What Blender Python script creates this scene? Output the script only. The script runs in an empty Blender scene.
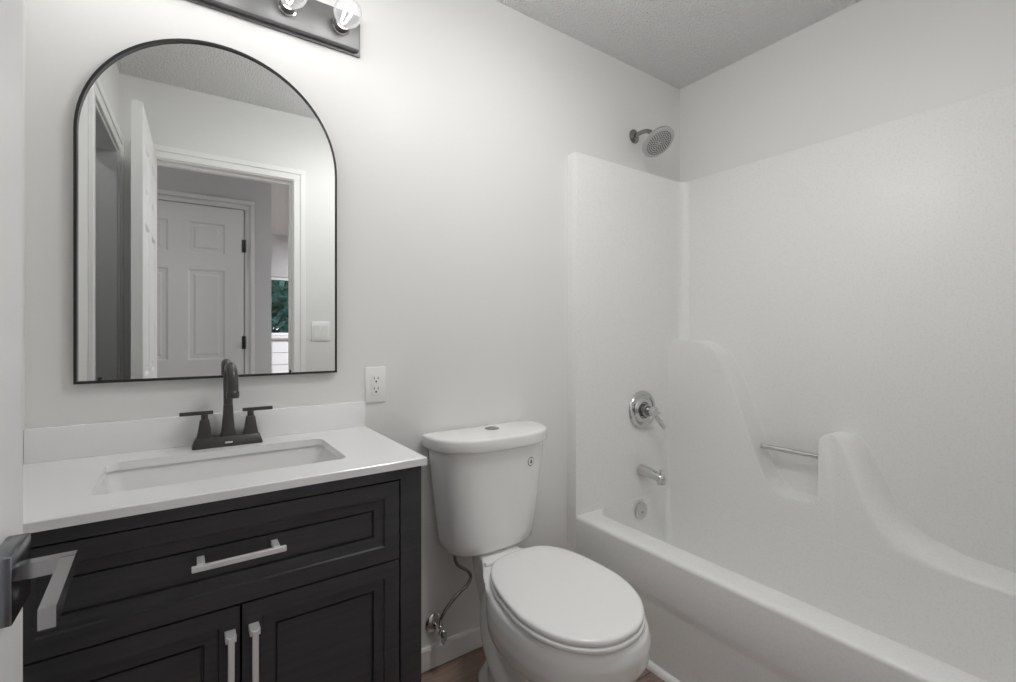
import bpy, bmesh, math, random
from math import sin, cos, pi, radians, sqrt
from mathutils import Vector, Matrix
random.seed(7)
S = bpy.context.scene
COL = S.collection

# ------------------------------------------------------------------ camera
cam_d = bpy.data.cameras.new('camera'); cam = bpy.data.objects.new('camera', cam_d); COL.objects.link(cam)
cam_d.sensor_width = 36.0; cam_d.sensor_fit = 'HORIZONTAL'
cam_d.lens = 470.6 / 1016 * 36.0
cam_d.shift_y = -7.3 / 1016
cam_d.clip_start = 0.01
cam.location = (0, -1.503, 1.168)
cam.rotation_euler = (radians(90), 0, radians(-34.80))
S.camera = cam

# ------------------------------------------------------------------ world, exposure, lights
W = bpy.data.worlds.new('world'); S.world = W; W.use_nodes = True
wn = W.node_tree.nodes; wl = W.node_tree.links
bg = wn['Background']
sky = wn.new('ShaderNodeTexSky'); sky.sky_type = 'HOSEK_WILKIE'; sky.turbidity = 4.0
sky.sun_direction = Vector((0.3, -0.6, 0.75)).normalized()
wl.new(sky.outputs[0], bg.inputs[0]); bg.inputs[1].default_value = 7.5
S.view_settings.view_transform = 'Standard'; S.view_settings.look = 'None'
S.view_settings.gamma = 1.0; S.view_settings.use_curve_mapping = False
S.view_settings.exposure = 0.14
cy = S.cycles
cy.max_bounces = 14; cy.diffuse_bounces = 10; cy.glossy_bounces = 6; cy.transparent_max_bounces = 12
cy.sample_clamp_indirect = 4.0
cy.caustics_reflective = False; cy.caustics_refractive = False

def area(name, loc, rot, sx, sy, power, color=(1, 1, 1), spread=180):
    d = bpy.data.lights.new(name, 'AREA'); d.shape = 'RECTANGLE'; d.size = sx; d.size_y = sy
    d.energy = power; d.color = color; d.spread = radians(spread)
    o = bpy.data.objects.new(name, d); COL.objects.link(o); o.location = loc; o.rotation_euler = rot
    return o
BULB_W = 0.55
# added fill lamps, unseen: far room (in place of window daylight), bathroom, closet, hall
area('far_room_fill', (2.0, -3.6, 2.40), (0, 0, 0), 0.6, 0.6, 85, (0.94, 0.965, 1.0))
pl_ = bpy.data.lights.new('bath_fill_point', 'POINT'); pl_.energy = 6.5; pl_.shadow_soft_size = 0.11
po_ = bpy.data.objects.new('bath_fill_point', pl_); COL.objects.link(po_); po_.location = (0.84, -0.80, 2.20)
area('bath_fill_down', (0.84, -0.80, 2.345), (0, 0, 0), 0.2, 0.2, 5.0)
area('closet_fill', (-0.72, -1.08, 2.37), (0, 0, 0), 0.1, 0.1, 0.8, (1.0, 0.995, 0.99))
area('hall_fill', (-0.75, -1.95, 2.36), (0, 0, 0), 0.28, 0.28, 1.2, (1.0, 0.995, 0.99))

# ------------------------------------------------------------------ materials
def mat(name, col, rough=0.5, metal=0.0, spec=0.5, coat=0.0):
    m = bpy.data.materials.new(name); m.use_nodes = True
    b = m.node_tree.nodes['Principled BSDF']
    b.inputs['Base Color'].default_value = (*col, 1); b.inputs['Roughness'].default_value = rough
    b.inputs['Metallic'].default_value = metal
    b.inputs['Specular IOR Level'].default_value = spec
    b.inputs['Coat Weight'].default_value = coat
    return m
def nodes(m): return m.node_tree.nodes, m.node_tree.links, m.node_tree.nodes['Principled BSDF']
def coords(m, scale=(1, 1, 1)):
    n, l, b = nodes(m)
    tc = n.new('ShaderNodeNewGeometry'); mp = n.new('ShaderNodeMapping'); mp.inputs['Scale'].default_value = scale
    l.new(tc.outputs['Position'], mp.inputs['Vector']); return mp.outputs[0]
def bump(m, scale, strength, dist=0.002, detail=3, vscale=(1, 1, 1)):
    n, l, b = nodes(m)
    t = n.new('ShaderNodeTexNoise'); t.inputs['Scale'].default_value = scale; t.inputs['Detail'].default_value = detail
    l.new(coords(m, vscale), t.inputs['Vector'])
    bp = n.new('ShaderNodeBump'); bp.inputs['Strength'].default_value = strength; bp.inputs['Distance'].default_value = dist
    l.new(t.outputs[0], bp.inputs['Height']); l.new(bp.outputs[0], b.inputs['Normal']); return t
def vary(m, c0, c1, scale, lo=0.35, hi=0.65, detail=3, vscale=(1, 1, 1)):
    n, l, b = nodes(m)
    t = n.new('ShaderNodeTexNoise'); t.inputs['Scale'].default_value = scale; t.inputs['Detail'].default_value = detail
    l.new(coords(m, vscale), t.inputs['Vector'])
    r = n.new('ShaderNodeValToRGB'); r.color_ramp.elements[0].position = lo; r.color_ramp.elements[1].position = hi
    r.color_ramp.elements[0].color = (*c0, 1); r.color_ramp.elements[1].color = (*c1, 1)
    l.new(t.outputs[0], r.inputs[0]); l.new(r.outputs[0], b.inputs['Base Color'])

M = {}
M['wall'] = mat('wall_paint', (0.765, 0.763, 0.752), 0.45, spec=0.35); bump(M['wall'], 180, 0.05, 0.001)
M['hallwall'] = mat('hall_paint_shaded', (0.58, 0.58, 0.585), 0.5, spec=0.3)  # darker than the bathroom walls: the hall's shade is put into the colour
M['ceil'] = mat('ceiling_texture', (0.88, 0.88, 0.875), 0.8, spec=0.2)
def ceil_bump(m):
    n, l, b = nodes(m)
    t = n.new('ShaderNodeTexNoise'); t.inputs['Scale'].default_value = 110; t.inputs['Detail'].default_value = 4
    t.inputs['Roughness'].default_value = 0.6
    v = n.new('ShaderNodeTexVoronoi'); v.inputs['Scale'].default_value = 150
    c = coords(m); l.new(c, t.inputs['Vector']); l.new(c, v.inputs['Vector'])
    a = n.new('ShaderNodeMath'); a.operation = 'ADD'; l.new(t.outputs[0], a.inputs[0]); l.new(v.outputs[0], a.inputs[1])
    bp = n.new('ShaderNodeBump'); bp.inputs['Strength'].default_value = 0.95; bp.inputs['Distance'].default_value = 0.010
    l.new(a.outputs[0], bp.inputs['Height']); l.new(bp.outputs[0], b.inputs['Normal'])
ceil_bump(M['ceil'])
M['trim'] = mat('trim_paint', (0.84, 0.84, 0.83), 0.3)
M['door'] = mat('door_paint', (0.70, 0.70, 0.695), 0.35)
M['hdoor'] = mat('hall_door_paint_shaded', (0.68, 0.68, 0.68), 0.35)  # copy of the door paint with the dim hall's shade in its colour
M['porc'] = mat('porcelain', (0.86, 0.86, 0.85), 0.12, coat=0.3)
M['seat'] = mat('seat_plastic', (0.86, 0.86, 0.855), 0.22)
M['acryl'] = mat('fiberglass', (0.83, 0.83, 0.81), 0.42, spec=0.4)
vary(M['acryl'], (0.775, 0.775, 0.765), (0.815, 0.815, 0.805), 160, 0.36, 0.5); bump(M['acryl'], 55, 0.05, 0.0015)
M['quartz'] = mat('counter_white', (0.83, 0.83, 0.83), 0.18)
M['sink'] = mat('sink_ceramic', (0.76, 0.76, 0.755), 0.1, coat=0.3)
M['cab'] = mat('cabinet_paint', (0.032, 0.032, 0.034), 0.38)
vary(M['cab'], (0.031, 0.031, 0.034), (0.046, 0.046, 0.050), 7, 0.3, 0.7, 5, (1, 1, 14)); bump(M['cab'], 30, 0.12, 0.0006, 4, (1, 1, 16))
M['gap'] = mat('gap_shade', (0.01, 0.01, 0.01), 0.8)  # near-black, the shade in the gaps of the cabinet fronts as colour
M['black'] = mat('black_metal', (0.018, 0.018, 0.018), 0.35)
M['bronze'] = mat('matte_black_faucet', (0.075, 0.072, 0.069), 0.32, metal=0.55)
M['silver'] = mat('brushed_silver', (0.80, 0.80, 0.81), 0.32, metal=0.4)
M['chrome'] = mat('chrome', (0.66, 0.66, 0.66), 0.09, metal=1.0)
M['dchrome'] = mat('brushed_nickel', (0.33, 0.325, 0.315), 0.2, metal=1.0)
M['gun'] = mat('gunmetal', (0.40, 0.40, 0.41), 0.22, metal=1.0)
M['nickel'] = mat('satin_nickel', (0.52, 0.52, 0.51), 0.3, metal=0.8)
M['rose'] = mat('dark_nickel', (0.20, 0.21, 0.23), 0.2, metal=1.0)
M['bar'] = mat('fixture_metal', (0.20, 0.20, 0.20), 0.48, metal=0.7)
M['mirror'] = mat('mirror_glass', (0.93, 0.94, 0.935), 0.0, metal=1.0)
M['plate'] = mat('plate_plastic', (0.84, 0.84, 0.82), 0.3)
M['slot'] = mat('slot_dark', (0.03, 0.03, 0.03), 0.6)
M['rubber'] = mat('nozzle_grey', (0.06, 0.06, 0.06), 0.6)
M['face'] = mat('spray_face_grey', (0.48, 0.48, 0.475), 0.35, metal=0.3)
M['leaf'] = mat('tree_leaf', (0.05, 0.13, 0.06), 0.7)
vary(M['leaf'], (0.10, 0.16, 0.10), (0.30, 0.42, 0.28), 9, 0.3, 0.7)
M['bark'] = mat('tree_bark', (0.10, 0.07, 0.05), 0.9)
M['ground'] = mat('lawn', (0.09, 0.16, 0.07), 0.9)
M['tile'] = mat('white_tile', (0.86, 0.86, 0.88), 0.25)

def floor_mat():
    m = mat('floor_planks', (0.3, 0.2, 0.15), 0.35)
    n, l, b = nodes(m)
    c = coords(m)
    br = n.new('ShaderNodeTexBrick'); br.inputs['Scale'].default_value = 1.0
    br.inputs['Brick Width'].default_value = 1.2; br.inputs['Row Height'].default_value = 0.15
    br.inputs['Mortar Size'].default_value = 0.0015; br.inputs['Bias'].default_value = 0.0
    br.inputs['Color1'].default_value = (0.33, 0.24, 0.20, 1); br.inputs['Color2'].default_value = (0.25, 0.185, 0.16, 1)
    br.inputs['Mortar'].default_value = (0.07, 0.045, 0.035, 1); br.offset = 0.37
    l.new(c, br.inputs['Vector'])
    mp = n.new('ShaderNodeMapping'); mp.inputs['Scale'].default_value = (1.5, 14, 1); l.new(c, mp.inputs[0])
    t = n.new('ShaderNodeTexNoise'); t.inputs['Scale'].default_value = 5; t.inputs['Detail'].default_value = 6
    t.inputs['Distortion'].default_value = 0.8; l.new(mp.outputs[0], t.inputs['Vector'])
    mx = n.new('ShaderNodeMixRGB'); mx.blend_type = 'MULTIPLY'; mx.inputs[0].default_value = 0.7
    r = n.new('ShaderNodeValToRGB'); r.color_ramp.elements[0].position = 0.3; r.color_ramp.elements[1].position = 0.7
    r.color_ramp.elements[0].color = (0.55, 0.55, 0.55, 1); r.color_ramp.elements[1].color = (1.25, 1.2, 1.15, 1)
    l.new(t.outputs[0], r.inputs[0]); l.new(br.outputs[0], mx.inputs[1]); l.new(r.outputs[0], mx.inputs[2])
    l.new(mx.outputs[0], b.inputs['Base Color']); return m
M['floor'] = floor_mat()

def glass_mat(name='clear_glass', glow=0.0):
    m = bpy.data.materials.new(name); m.use_nodes = True
    n = m.node_tree.nodes; l = m.node_tree.links; n.clear()
    o = n.new('ShaderNodeOutputMaterial'); mx = n.new('ShaderNodeMixShader'); tr = n.new('ShaderNodeBsdfTransparent')
    gl = n.new('ShaderNodeBsdfGlossy'); gl.inputs['Roughness'].default_value = 0.03
    lw = n.new('ShaderNodeLayerWeight'); lw.inputs['Blend'].default_value = 0.12
    tr.inputs[0].default_value = (0.97, 0.97, 0.97, 1)
    l.new(lw.outputs['Fresnel'], mx.inputs[0]); l.new(tr.outputs[0], mx.inputs[1]); l.new(gl.outputs[0], mx.inputs[2])
    if glow:
        e = n.new('ShaderNodeEmission'); e.inputs[1].default_value = 1.1; m2 = n.new('ShaderNodeMixShader'); m2.inputs[0].default_value = glow
        l.new(mx.outputs[0], m2.inputs[1]); l.new(e.outputs[0], m2.inputs[2]); l.new(m2.outputs[0], o.inputs[0])
    else: l.new(mx.outputs[0], o.inputs[0])
    return m
M['glass'] = glass_mat(); M['bulbglass'] = glass_mat('lit_bulb_glass', 0.2)
def emit(name, col, s):
    m = bpy.data.materials.new(name); m.use_nodes = True
    n = m.node_tree.nodes; l = m.node_tree.links; n.clear()
    o = n.new('ShaderNodeOutputMaterial'); e = n.new('ShaderNodeEmission'); e.inputs[0].default_value = (*col, 1); e.inputs[1].default_value = s
    l.new(e.outputs[0], o.inputs[0]); return m
M['filament'] = emit('glowing_filament', (1.0, 0.98, 0.95), 7.0)
M['fill_glow'] = emit('fill_lamp_diffuser', (1.0, 0.98, 0.95), 3.0)  # glow of the added fill lamps

# ------------------------------------------------------------------ geometry helpers
def BM(): return bmesh.new()
def box(bm, x0, x1, y0, y1, z0, z1, bev=0.0, seg=2):
    r = bmesh.ops.create_cube(bm, size=1.0, matrix=Matrix.Translation(((x0+x1)/2, (y0+y1)/2, (z0+z1)/2)) @ Matrix.Diagonal((abs(x1-x0), abs(y1-y0), abs(z1-z0), 1)))
    vs = r['verts']
    if bev:
        es = list({e for v in vs for e in v.link_edges})
        bmesh.ops.bevel(bm, geom=es, offset=bev, segments=seg, profile=0.5, affect='EDGES')
def frame_of(d):
    d = Vector(d).normalized()
    u = d.orthogonal().normalized() if abs(d.z) > 0.99 else d.cross(Vector((0, 0, 1))).normalized()
    return u, d.cross(u).normalized(), d
def loft(bm, rings, cap0=True, cap1=True, closed=True):
    vr = [[bm.verts.new(p) for p in r] for r in rings]
    n = len(vr[0])
    for a, b in zip(vr, vr[1:]):
        for i in range(n if closed else n-1):
            j = (i+1) % n
            try: bm.faces.new((a[i], a[j], b[j], b[i]))
            except ValueError: pass
    if cap0: bm.faces.new(list(reversed(vr[0])))
    if cap1: bm.faces.new(vr[-1])
    return vr
def lathe(bm, origin, axis, prof, n=40, cap0=True, cap1=True):
    """prof: (distance along axis, radius)"""
    u, v, d = frame_of(axis); o = Vector(origin)
    loft(bm, [[o + d*h + (u*cos(2*pi*k/n) + v*sin(2*pi*k/n))*max(r, 1e-4) for k in range(n)] for h, r in prof], cap0, cap1)
def tube(bm, path, rad, n=16, cap=True):
    path = [Vector(p) for p in path]; R = rad if isinstance(rad, (list, tuple)) else [rad]*len(path)
    rings = []; u = None
    for i, p in enumerate(path):
        t = (path[min(i+1, len(path)-1)] - path[max(i-1, 0)]).normalized()
        if u is None: u = t.orthogonal().normalized()
        u = (u - t*u.dot(t)).normalized(); w = t.cross(u)
        rings.append([p + (u*cos(2*pi*k/n) + w*sin(2*pi*k/n))*R[i] for k in range(n)])
    loft(bm, rings, cap, cap)
def smooth_path(pts, k=8):
    pts = [Vector(p) for p in pts]; P = [pts[0]*2-pts[1]] + pts + [pts[-1]*2-pts[-2]]; out = []
    for i in range(1, len(P)-2):
        a, b, c, d = P[i-1:i+3]
        for s in range(k):
            t = s/k
            out.append(0.5*((2*b) + (c-a)*t + (2*a-5*b+4*c-d)*t*t + (3*b-a-3*c+d)*t**3))
    out.append(pts[-1]); return out
def prism(bm, poly, axis, a, b, bev=0.0, seg=3):
    """poly 2D; axis 'x': (y,z), 'y': (x,z), 'z': (x,y)"""
    def P(p, h): return {'x': (h, p[0], p[1]), 'y': (p[0], h, p[1]), 'z': (p[0], p[1], h)}[axis]
    A = [bm.verts.new(P(p, a)) for p in poly]; B = [bm.verts.new(P(p, b)) for p in poly]
    n = len(poly); fa = bm.faces.new(A); fb = bm.faces.new(B)
    for i in range(n): bm.faces.new((A[i], A[(i+1) % n], B[(i+1) % n], B[i]))
    if bev:
        es = list(fa.edges) if bev > 0 else []
        bmesh.ops.bevel(bm, geom=es, offset=abs(bev), segments=seg, profile=0.5, affect='EDGES')
def rrect(x0, x1, y0, y1, r, n=6):
    """rounded rectangle, r may be 4 radii (x1y1, x0y1, x0y0, x1y0)"""
    r = r if isinstance(r, (list, tuple)) else [r]*4
    out = []
    for (cx, cy_, a0, rr) in ((x1, y1, 0, r[0]), (x0, y1, 90, r[1]), (x0, y0, 180, r[2]), (x1, y0, 270, r[3])):
        sx = -1 if cx == x1 else 1; sy = -1 if cy_ == y1 else 1
        for k in range(n+1):
            a = radians(a0 + 90*k/n); out.append((cx + sx*rr + rr*cos(a), cy_ + sy*rr + rr*sin(a)))
    return out
def wloc(p):
    v = Vector((0, 0, 0))
    while p is not None: v += p.location; p = p.parent
    return v
def obj(name, bm, m, parent=None, smooth=True, angle=40, base=None):
    bmesh.ops.recalc_face_normals(bm, faces=bm.faces)
    me = bpy.data.meshes.new(name); bm.to_mesh(me); bm.free()
    ms = m if isinstance(m, (list, tuple)) else [m]
    for x in ms: me.materials.append(x)
    o = bpy.data.objects.new(name, me); COL.objects.link(o)
    if parent is not None:
        me.transform(Matrix.Translation(-wloc(parent))); o.parent = parent
    else:
        if base is None:
            vs = [v.co for v in me.vertices]
            base = ((min(v.x for v in vs)+max(v.x for v in vs))/2, (min(v.y for v in vs)+max(v.y for v in vs))/2, min(v.z for v in vs))
        me.transform(Matrix.Translation(-Vector(base))); o.location = base
    if smooth:
        me.polygons.foreach_set('use_smooth', [True]*len(me.polygons))
        me.set_sharp_from_angle(angle=radians(angle))
    me.update(); return o
def tag(o, label, cat, group=None, kind=None):
    o['label'] = label; o['category'] = cat
    if group: o['group'] = group
    if kind: o['kind'] = kind
    return o
def thing(name, label, cat, loc, group=None, kind=None):
    o = bpy.data.objects.new(name, None); COL.objects.link(o); o.location = loc; o.empty_display_size = 0.05
    return tag(o, label, cat, group, kind)
def struct(name, bm, m, label, cat, parent=None, smooth=False):
    o = obj(name, bm, m, parent, smooth)
    if parent is None: tag(o, label, cat, None, 'structure')
    return o

# ------------------------------------------------------------------ dimensions (metres)
XL, XR = -0.290, 2.134          # left / right wall
YF = -1.48                      # wall with the doorway
CZ = 2.44
DX0, DX1, DZ = -0.18, 0.487, 2.052    # doorway
HY = -2.36                      # hall wall
FY = -5.2                       # window wall of the far room

# ------------------------------------------------------------------ setting
b = BM(); box(b, -1.6, 3.2, FY-0.12, 0.12, -0.08, 0.0)
struct('floor', b, M['floor'], 'brown wood plank floor of the bathroom and hall', 'floor')
b = BM(); box(b, -1.6, 3.2, FY-0.12, 0.12, CZ, CZ+0.08)
struct('ceiling', b, M['ceil'], 'white ceiling with a rough sprayed texture', 'ceiling')
b = BM(); box(b, XL-0.11, XR+0.11, 0.0, 0.11, 0, CZ)
struct('wall_back', b, M['wall'], 'light grey wall behind the mirror, vanity and toilet', 'wall')
b = BM(); box(b, XR, XR+0.11, YF-0.11, 0.0, 0, CZ)
struct('wall_right', b, M['wall'], 'light grey wall above the tub surround on the long side', 'wall')
CY0, CY1, CLZ = -0.785, -1.41, 2.045    # closet opening in the left wall
b = BM(); box(b, XL-0.11, XL, CY0, 0.0, 0, CZ); box(b, XL-0.11, XL, CY1, CY0, CLZ, CZ); box(b, XL-0.11, XL, YF, CY1, 0, CZ)
struct('wall_left', b, M['wall'], 'light grey wall left of the vanity with the closet opening', 'wall')
b = BM(); box(b, -1.6, DX0-0.018, YF-0.11, YF, 0, CZ); box(b, DX1+0.018, 3.2, YF-0.11, YF, 0, CZ); box(b, DX0-0.018, DX1+0.018, YF-0.11, YF, DZ+0.018, CZ)
struct('wall_front', b, M['wall'], 'grey wall with the doorway, seen in the mirror', 'wall')
# closet shell
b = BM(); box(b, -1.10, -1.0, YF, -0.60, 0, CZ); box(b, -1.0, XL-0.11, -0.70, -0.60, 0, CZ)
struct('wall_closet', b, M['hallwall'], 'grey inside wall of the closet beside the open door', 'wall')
# hall and far room
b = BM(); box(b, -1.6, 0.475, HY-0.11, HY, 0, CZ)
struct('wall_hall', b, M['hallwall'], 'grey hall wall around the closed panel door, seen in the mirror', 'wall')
b = BM(); box(b, -1.6, -1.49, FY, YF-0.11, 0, CZ); box(b, 3.09, 3.2, FY, YF-0.11, 0, CZ)
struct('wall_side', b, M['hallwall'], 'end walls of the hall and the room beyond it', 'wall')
WX0, WX1, WZ0, WZ1 = 0.35, 1.55, 1.14, 1.90
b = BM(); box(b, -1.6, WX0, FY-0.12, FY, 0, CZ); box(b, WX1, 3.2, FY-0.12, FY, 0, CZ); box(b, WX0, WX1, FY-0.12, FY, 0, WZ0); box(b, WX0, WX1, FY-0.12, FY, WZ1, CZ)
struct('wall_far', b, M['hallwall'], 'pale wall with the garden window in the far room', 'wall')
# tiles below the far window
b = BM()
zz = 0.0
while zz < WZ0-0.05:
    xx = 0.2
    while xx < 1.75:
        box(b, xx, xx+0.296, FY, FY+0.008, zz+0.004, min(zz+0.15, WZ0-0.04), 0.002, 1); xx += 0.30
    zz += 0.154
struct('trim_1', b, M['tile'], 'white wall tiles under the window in the far room', 'tile')
# window of far room
w = thing('window_1', 'white framed window with green tree outside, small in the mirror', 'window', ((WX0+WX1)/2, FY-0.05, WZ0), kind='structure')
b = BM()
for (x0, x1, z0, z1) in ((WX0, WX0+0.05, WZ0, WZ1), (WX1-0.05, WX1, WZ0, WZ1), (WX0+0.05, WX1-0.05, WZ0, WZ0+0.04), (WX0+0.05, WX1-0.05, WZ1-0.04, WZ1)):
    box(b, x0, x1, FY-0.09, FY-0.03, z0, z1, 0.004)
obj('window_frame', b, M['trim'], w)
b = BM(); box(b, WX0-0.06, WX1+0.06, FY+0.0085, FY+0.06, WZ0-0.035, WZ0-0.005, 0.004)
obj('window_sill', b, M['trim'], w)
b = BM(); box(b, WX0+0.05, WX1-0.05, FY-0.063, FY-0.058, WZ0+0.04, WZ1-0.04)
obj('window_pane', b, M['glass'], w)
# casings
def casing(bm, x0, x1, z1, y, d, w=0.062, t=0.016, s=1):
    """door casing on a wall facing +-y (d=+1 faces +y): colonial profile in two steps"""
    for (a0, a1, tt) in ((0.0, w, t*0.65), (w*0.55, w, t)):
        if a0 == 0.0: a1 = w*0.55
        ya, yb = (y, y + d*tt)
        ya, yb = min(ya, yb), max(ya, yb)
        box(bm, x0-a1, x0-a0, ya, yb, 0, z1+a0, 0.002); box(bm, x1+a0, x1+a1, ya, yb, 0, z1+a0, 0.002)
        box(bm, x0-a1, x1+a1, ya, yb, z1+a0, z1+a1, 0.002)
b = BM(); casing(b, DX0-0.005, DX1+0.005, DZ+0.005, YF, 1)
for (x0, x1, z0, z1) in ((DX0-0.018, DX0, 0, DZ), (DX1, DX1+0.018, 0, DZ), (DX0-0.018, DX1+0.018, DZ, DZ+0.018)):
    box(b, x0, x1, YF-0.11, YF, z0, z1)
box(b, DX1-0.012, DX1, YF-0.075, YF-0.042, 0, DZ); box(b, DX0, DX1-0.012, YF-0.075, YF-0.042, DZ-0.012, DZ)
struct('trim_2', b, M['trim'], 'white moulded casing around the doorway, seen in the mirror', 'trim')
b = BM()
def casing_x(bm, y0, y1, z1, x, w=0.075, t=0.016):
    for (a0, a1, tt) in ((0.0, w, t*0.65), (w*0.55, w, t)):
        if a0 == 0.0: a1 = w*0.55
        box(bm, x, x+tt, y1+a0, y1+a1, 0, z1+a0, 0.002)
        (box(bm, x, x+tt, max(y0-a1, YF+0.001), y0-a0, 0, z1+a0, 0.002) if y0-a0 > YF+0.002 else None)
        box(bm, x, x+tt, max(y0-a1, YF+0.001), y1+a1, z1+a0, z1+a1, 0.002)
casing_x(b, CY1, CY0, CLZ, XL)
box(b, XL-0.11, XL, CY0-0.015, CY0, 0, CLZ); box(b, XL-0.11, XL, CY1, CY1+0.015, 0, CLZ); box(b, XL-0.11, XL, CY1+0.015, CY0-0.015, CLZ-0.015, CLZ)
struct('trim_3', b, M['trim'], 'white casing around the closet opening at the left edge of the mirror', 'trim')
# baseboards
b = BM(); prism(b, [(-0.013, 0.007), (-0.013, 0.074), (-0.009, 0.082), (0.0, 0.082), (0.0, 0.0), (-0.004, 0.0), (-0.004, 0.007)], 'x', 0.4705, 1.353)
struct('baseboard_back', b, M['trim'], 'white baseboard on the wall behind the toilet', 'baseboard')
b = BM(); prism(b, [(1.354, 0.0), (1.354, 0.021)] + [(1.354-0.019*sin(radians(a)), 0.002+0.019*cos(radians(a))) for a in range(15, 91, 15)] + [(1.335, 0.0)], 'y', YF, -0.014)
struct('trim_4', b, M['trim'], 'white quarter-round strip along the bottom of the tub', 'trim', smooth=True)

# ------------------------------------------------------------------ panel doors
def grid_panel(bm, us, vs, cells, P, steps):
    """face grid at positions P(u,v); cells in the set get inset steps (thickness, depth)"""
    V = {(i, j): bm.verts.new(P(u, v)) for i, u in enumerate(us) for j, v in enumerate(vs)}
    pick = []
    for i in range(len(us)-1):
        for j in range(len(vs)-1):
            f = bm.faces.new((V[i, j], V[i+1, j], V[i+1, j+1], V[i, j+1]))
            if (i, j) in cells: pick.append(f)
    return V, pick
def panel_slab(bm, ul, vl, cells, thick, steps, place):
    """slab in local (u, depth, v); front at depth 0 and back at `thick`; recesses on both faces"""
    def side(d, sgn):
        V, pick = grid_panel(bm, ul, vl, cells, lambda u, v: Vector((u, d, v)), steps)
        bm.normal_update()
        for f in pick:
            cur = [f]
            for (t, dep) in steps:
                bmesh.ops.inset_region(bm, faces=cur, thickness=t, use_even_offset=True)
                if dep:
                    for v in {v for ff in cur for v in ff.verts}: v.co.y += dep*sgn
        return V
    A = side(0.0, 1); B = side(thick, -1)
    nu, nv = len(ul)-1, len(vl)-1
    for i in range(nu):
        for j in (0, nv): bm.faces.new((A[i, j], A[i+1, j], B[i+1, j], B[i, j]))
    for j in range(nv):
        for i in (0, nu): bm.faces.new((A[i, j], A[i, j+1], B[i, j+1], B[i, j]))
    bmesh.ops.transform(bm, matrix=place, verts=bm.verts)
def six_panel(bm, w, h, place, thick=0.035):
    s = w*0.145; m = w*0.13; pw = (w-2*s-m)/2
    us = [0, s, s+pw, s+pw+m, s+2*pw+m, w]
    vs = [0, 0.20*h/2.03, 0.80*h/2.03, 0.98*h/2.03, 1.60*h/2.03, 1.70*h/2.03, 1.92*h/2.03, h]
    cells = {(i, j) for i in (1, 3) for j in (1, 3, 5)}
    panel_slab(bm, us, vs, cells, thick, [(0.004, 0), (0.012, 0.008), (0.020, 0), (0.012, -0.005)], place)

# open bathroom door: hinged at the left jamb, standing at 90 degrees, leaf runs along y
DFX = -0.1425; DLATCH = -0.775
d = thing('door_1', 'white panel door of the bathroom standing open at the left', 'door', (DFX-0.0175, YF+0.005, 0.0), kind='structure')
b = BM()
# local u -> +y, depth -> -x (front faces +x), v -> z
pl = Matrix(((0, -1, 0, DFX), (1, 0, 0, YF+0.005), (0, 0, 1, 0.008), (0, 0, 0, 1)))
six_panel(b, DLATCH-(YF+0.005), 2.041, pl)
obj('door_slab', b, M['door'], d, smooth=False)
HYc, HZ = -0.866, 0.935
b = BM(); box(b, DFX, DFX+0.0175, HYc-0.033, HYc+0.033, HZ-0.0315, HZ+0.0315, 0.002)
obj('rosette', b, M['rose'], d)
b = BM()
LX = DFX+0.0175; HZ = 0.931
y1 = HYc+0.011
def bar4(x0, x1, y, z0, z1): return [(x0, y, z0), (x1, y, z0), (x1, y, z1), (x0, y, z1)]
zt = 0.9465; yE = y1-0.101; xo = LX+0.038
prism(b, [(LX, y1-0.0115), (LX, y1), (xo, y1), (xo, y1-0.0115)], 'z', zt-0.0155, zt, 0.0008, 1)
b2 = [bar4(xo-0.0115, xo, y1-0.0114, zt-0.0155, zt-0.0003), bar4(xo-0.0115, xo, y1-0.05, zt-0.0195, zt-0.0045), bar4(xo-0.0115, xo, yE+0.006, zt-0.031, zt-0.0092), bar4(xo-0.0115, xo, yE, zt-0.027, zt-0.0095)]
loft(b, b2)
obj('lever', b, M['gun'], d, smooth=False)
# closed hall door
HDW = 0.76; HDX1 = 0.295
d2 = thing('door_2', 'closed white six panel door across the hall, seen in the mirror', 'door', (HDX1-HDW/2, HY, 0.0), kind='structure')
b = BM()
pl = Matrix(((-1, 0, 0, HDX1), (0, -1, 0, HY+0.037), (0, 0, 1, 0.008), (0, 0, 0, 1)))
six_panel(b, HDW, 2.03, pl)
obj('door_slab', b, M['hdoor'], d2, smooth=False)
b = BM(); casing(b, HDX1-HDW-0.006, HDX1+0.006, 2.045, HY, 1, t=0.044)
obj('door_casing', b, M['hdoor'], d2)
for z in (1.74, 1.06, 0.25):
    b = BM(); lathe(b, (HDX1+0.006, HY+0.044, z), (0, 0, 1), [(0, 0.007), (0.09, 0.007)], 12)
    box(b, HDX1-0.012, HDX1+0.006, HY+0.0375, HY+0.041, z, z+0.09)
    obj('hinge', b, M['black'], d2)
b = BM(); lathe(b, (HDX1-HDW+0.06, HY+0.037, 0.95), (0, 1, 0), [(0, 0.03), (0.006, 0.03), (0.007, 0.01), (0.03, 0.01), (0.035, 0.024), (0.05, 0.027), (0.06, 0.02), (0.063, 0.004)], 24)
obj('door_knob', b, M['black'], d2)

# hall ceiling lamp, added out of view to light the hall
h = thing('hall_fill_lamp', 'unseen round ceiling lamp added to light the hall outside the doorway', 'lamp', (-0.75, -1.95, CZ))
b = BM(); lathe(b, (-0.75, -1.95, CZ), (0, 0, -1), [(0, 0.15), (0.02, 0.15), (0.022, 0.14)], 40); obj('fill_lamp_base', b, M['silver'], h)
b = BM(); lathe(b, (-0.75, -1.95, CZ-0.022), (0, 0, -1), [(0, 0.138), (0.02, 0.132), (0.035, 0.11), (0.045, 0.07), (0.05, 0.001)], 40); obj('fill_lamp_diffuser', b, M['fill_glow'], h)

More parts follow.
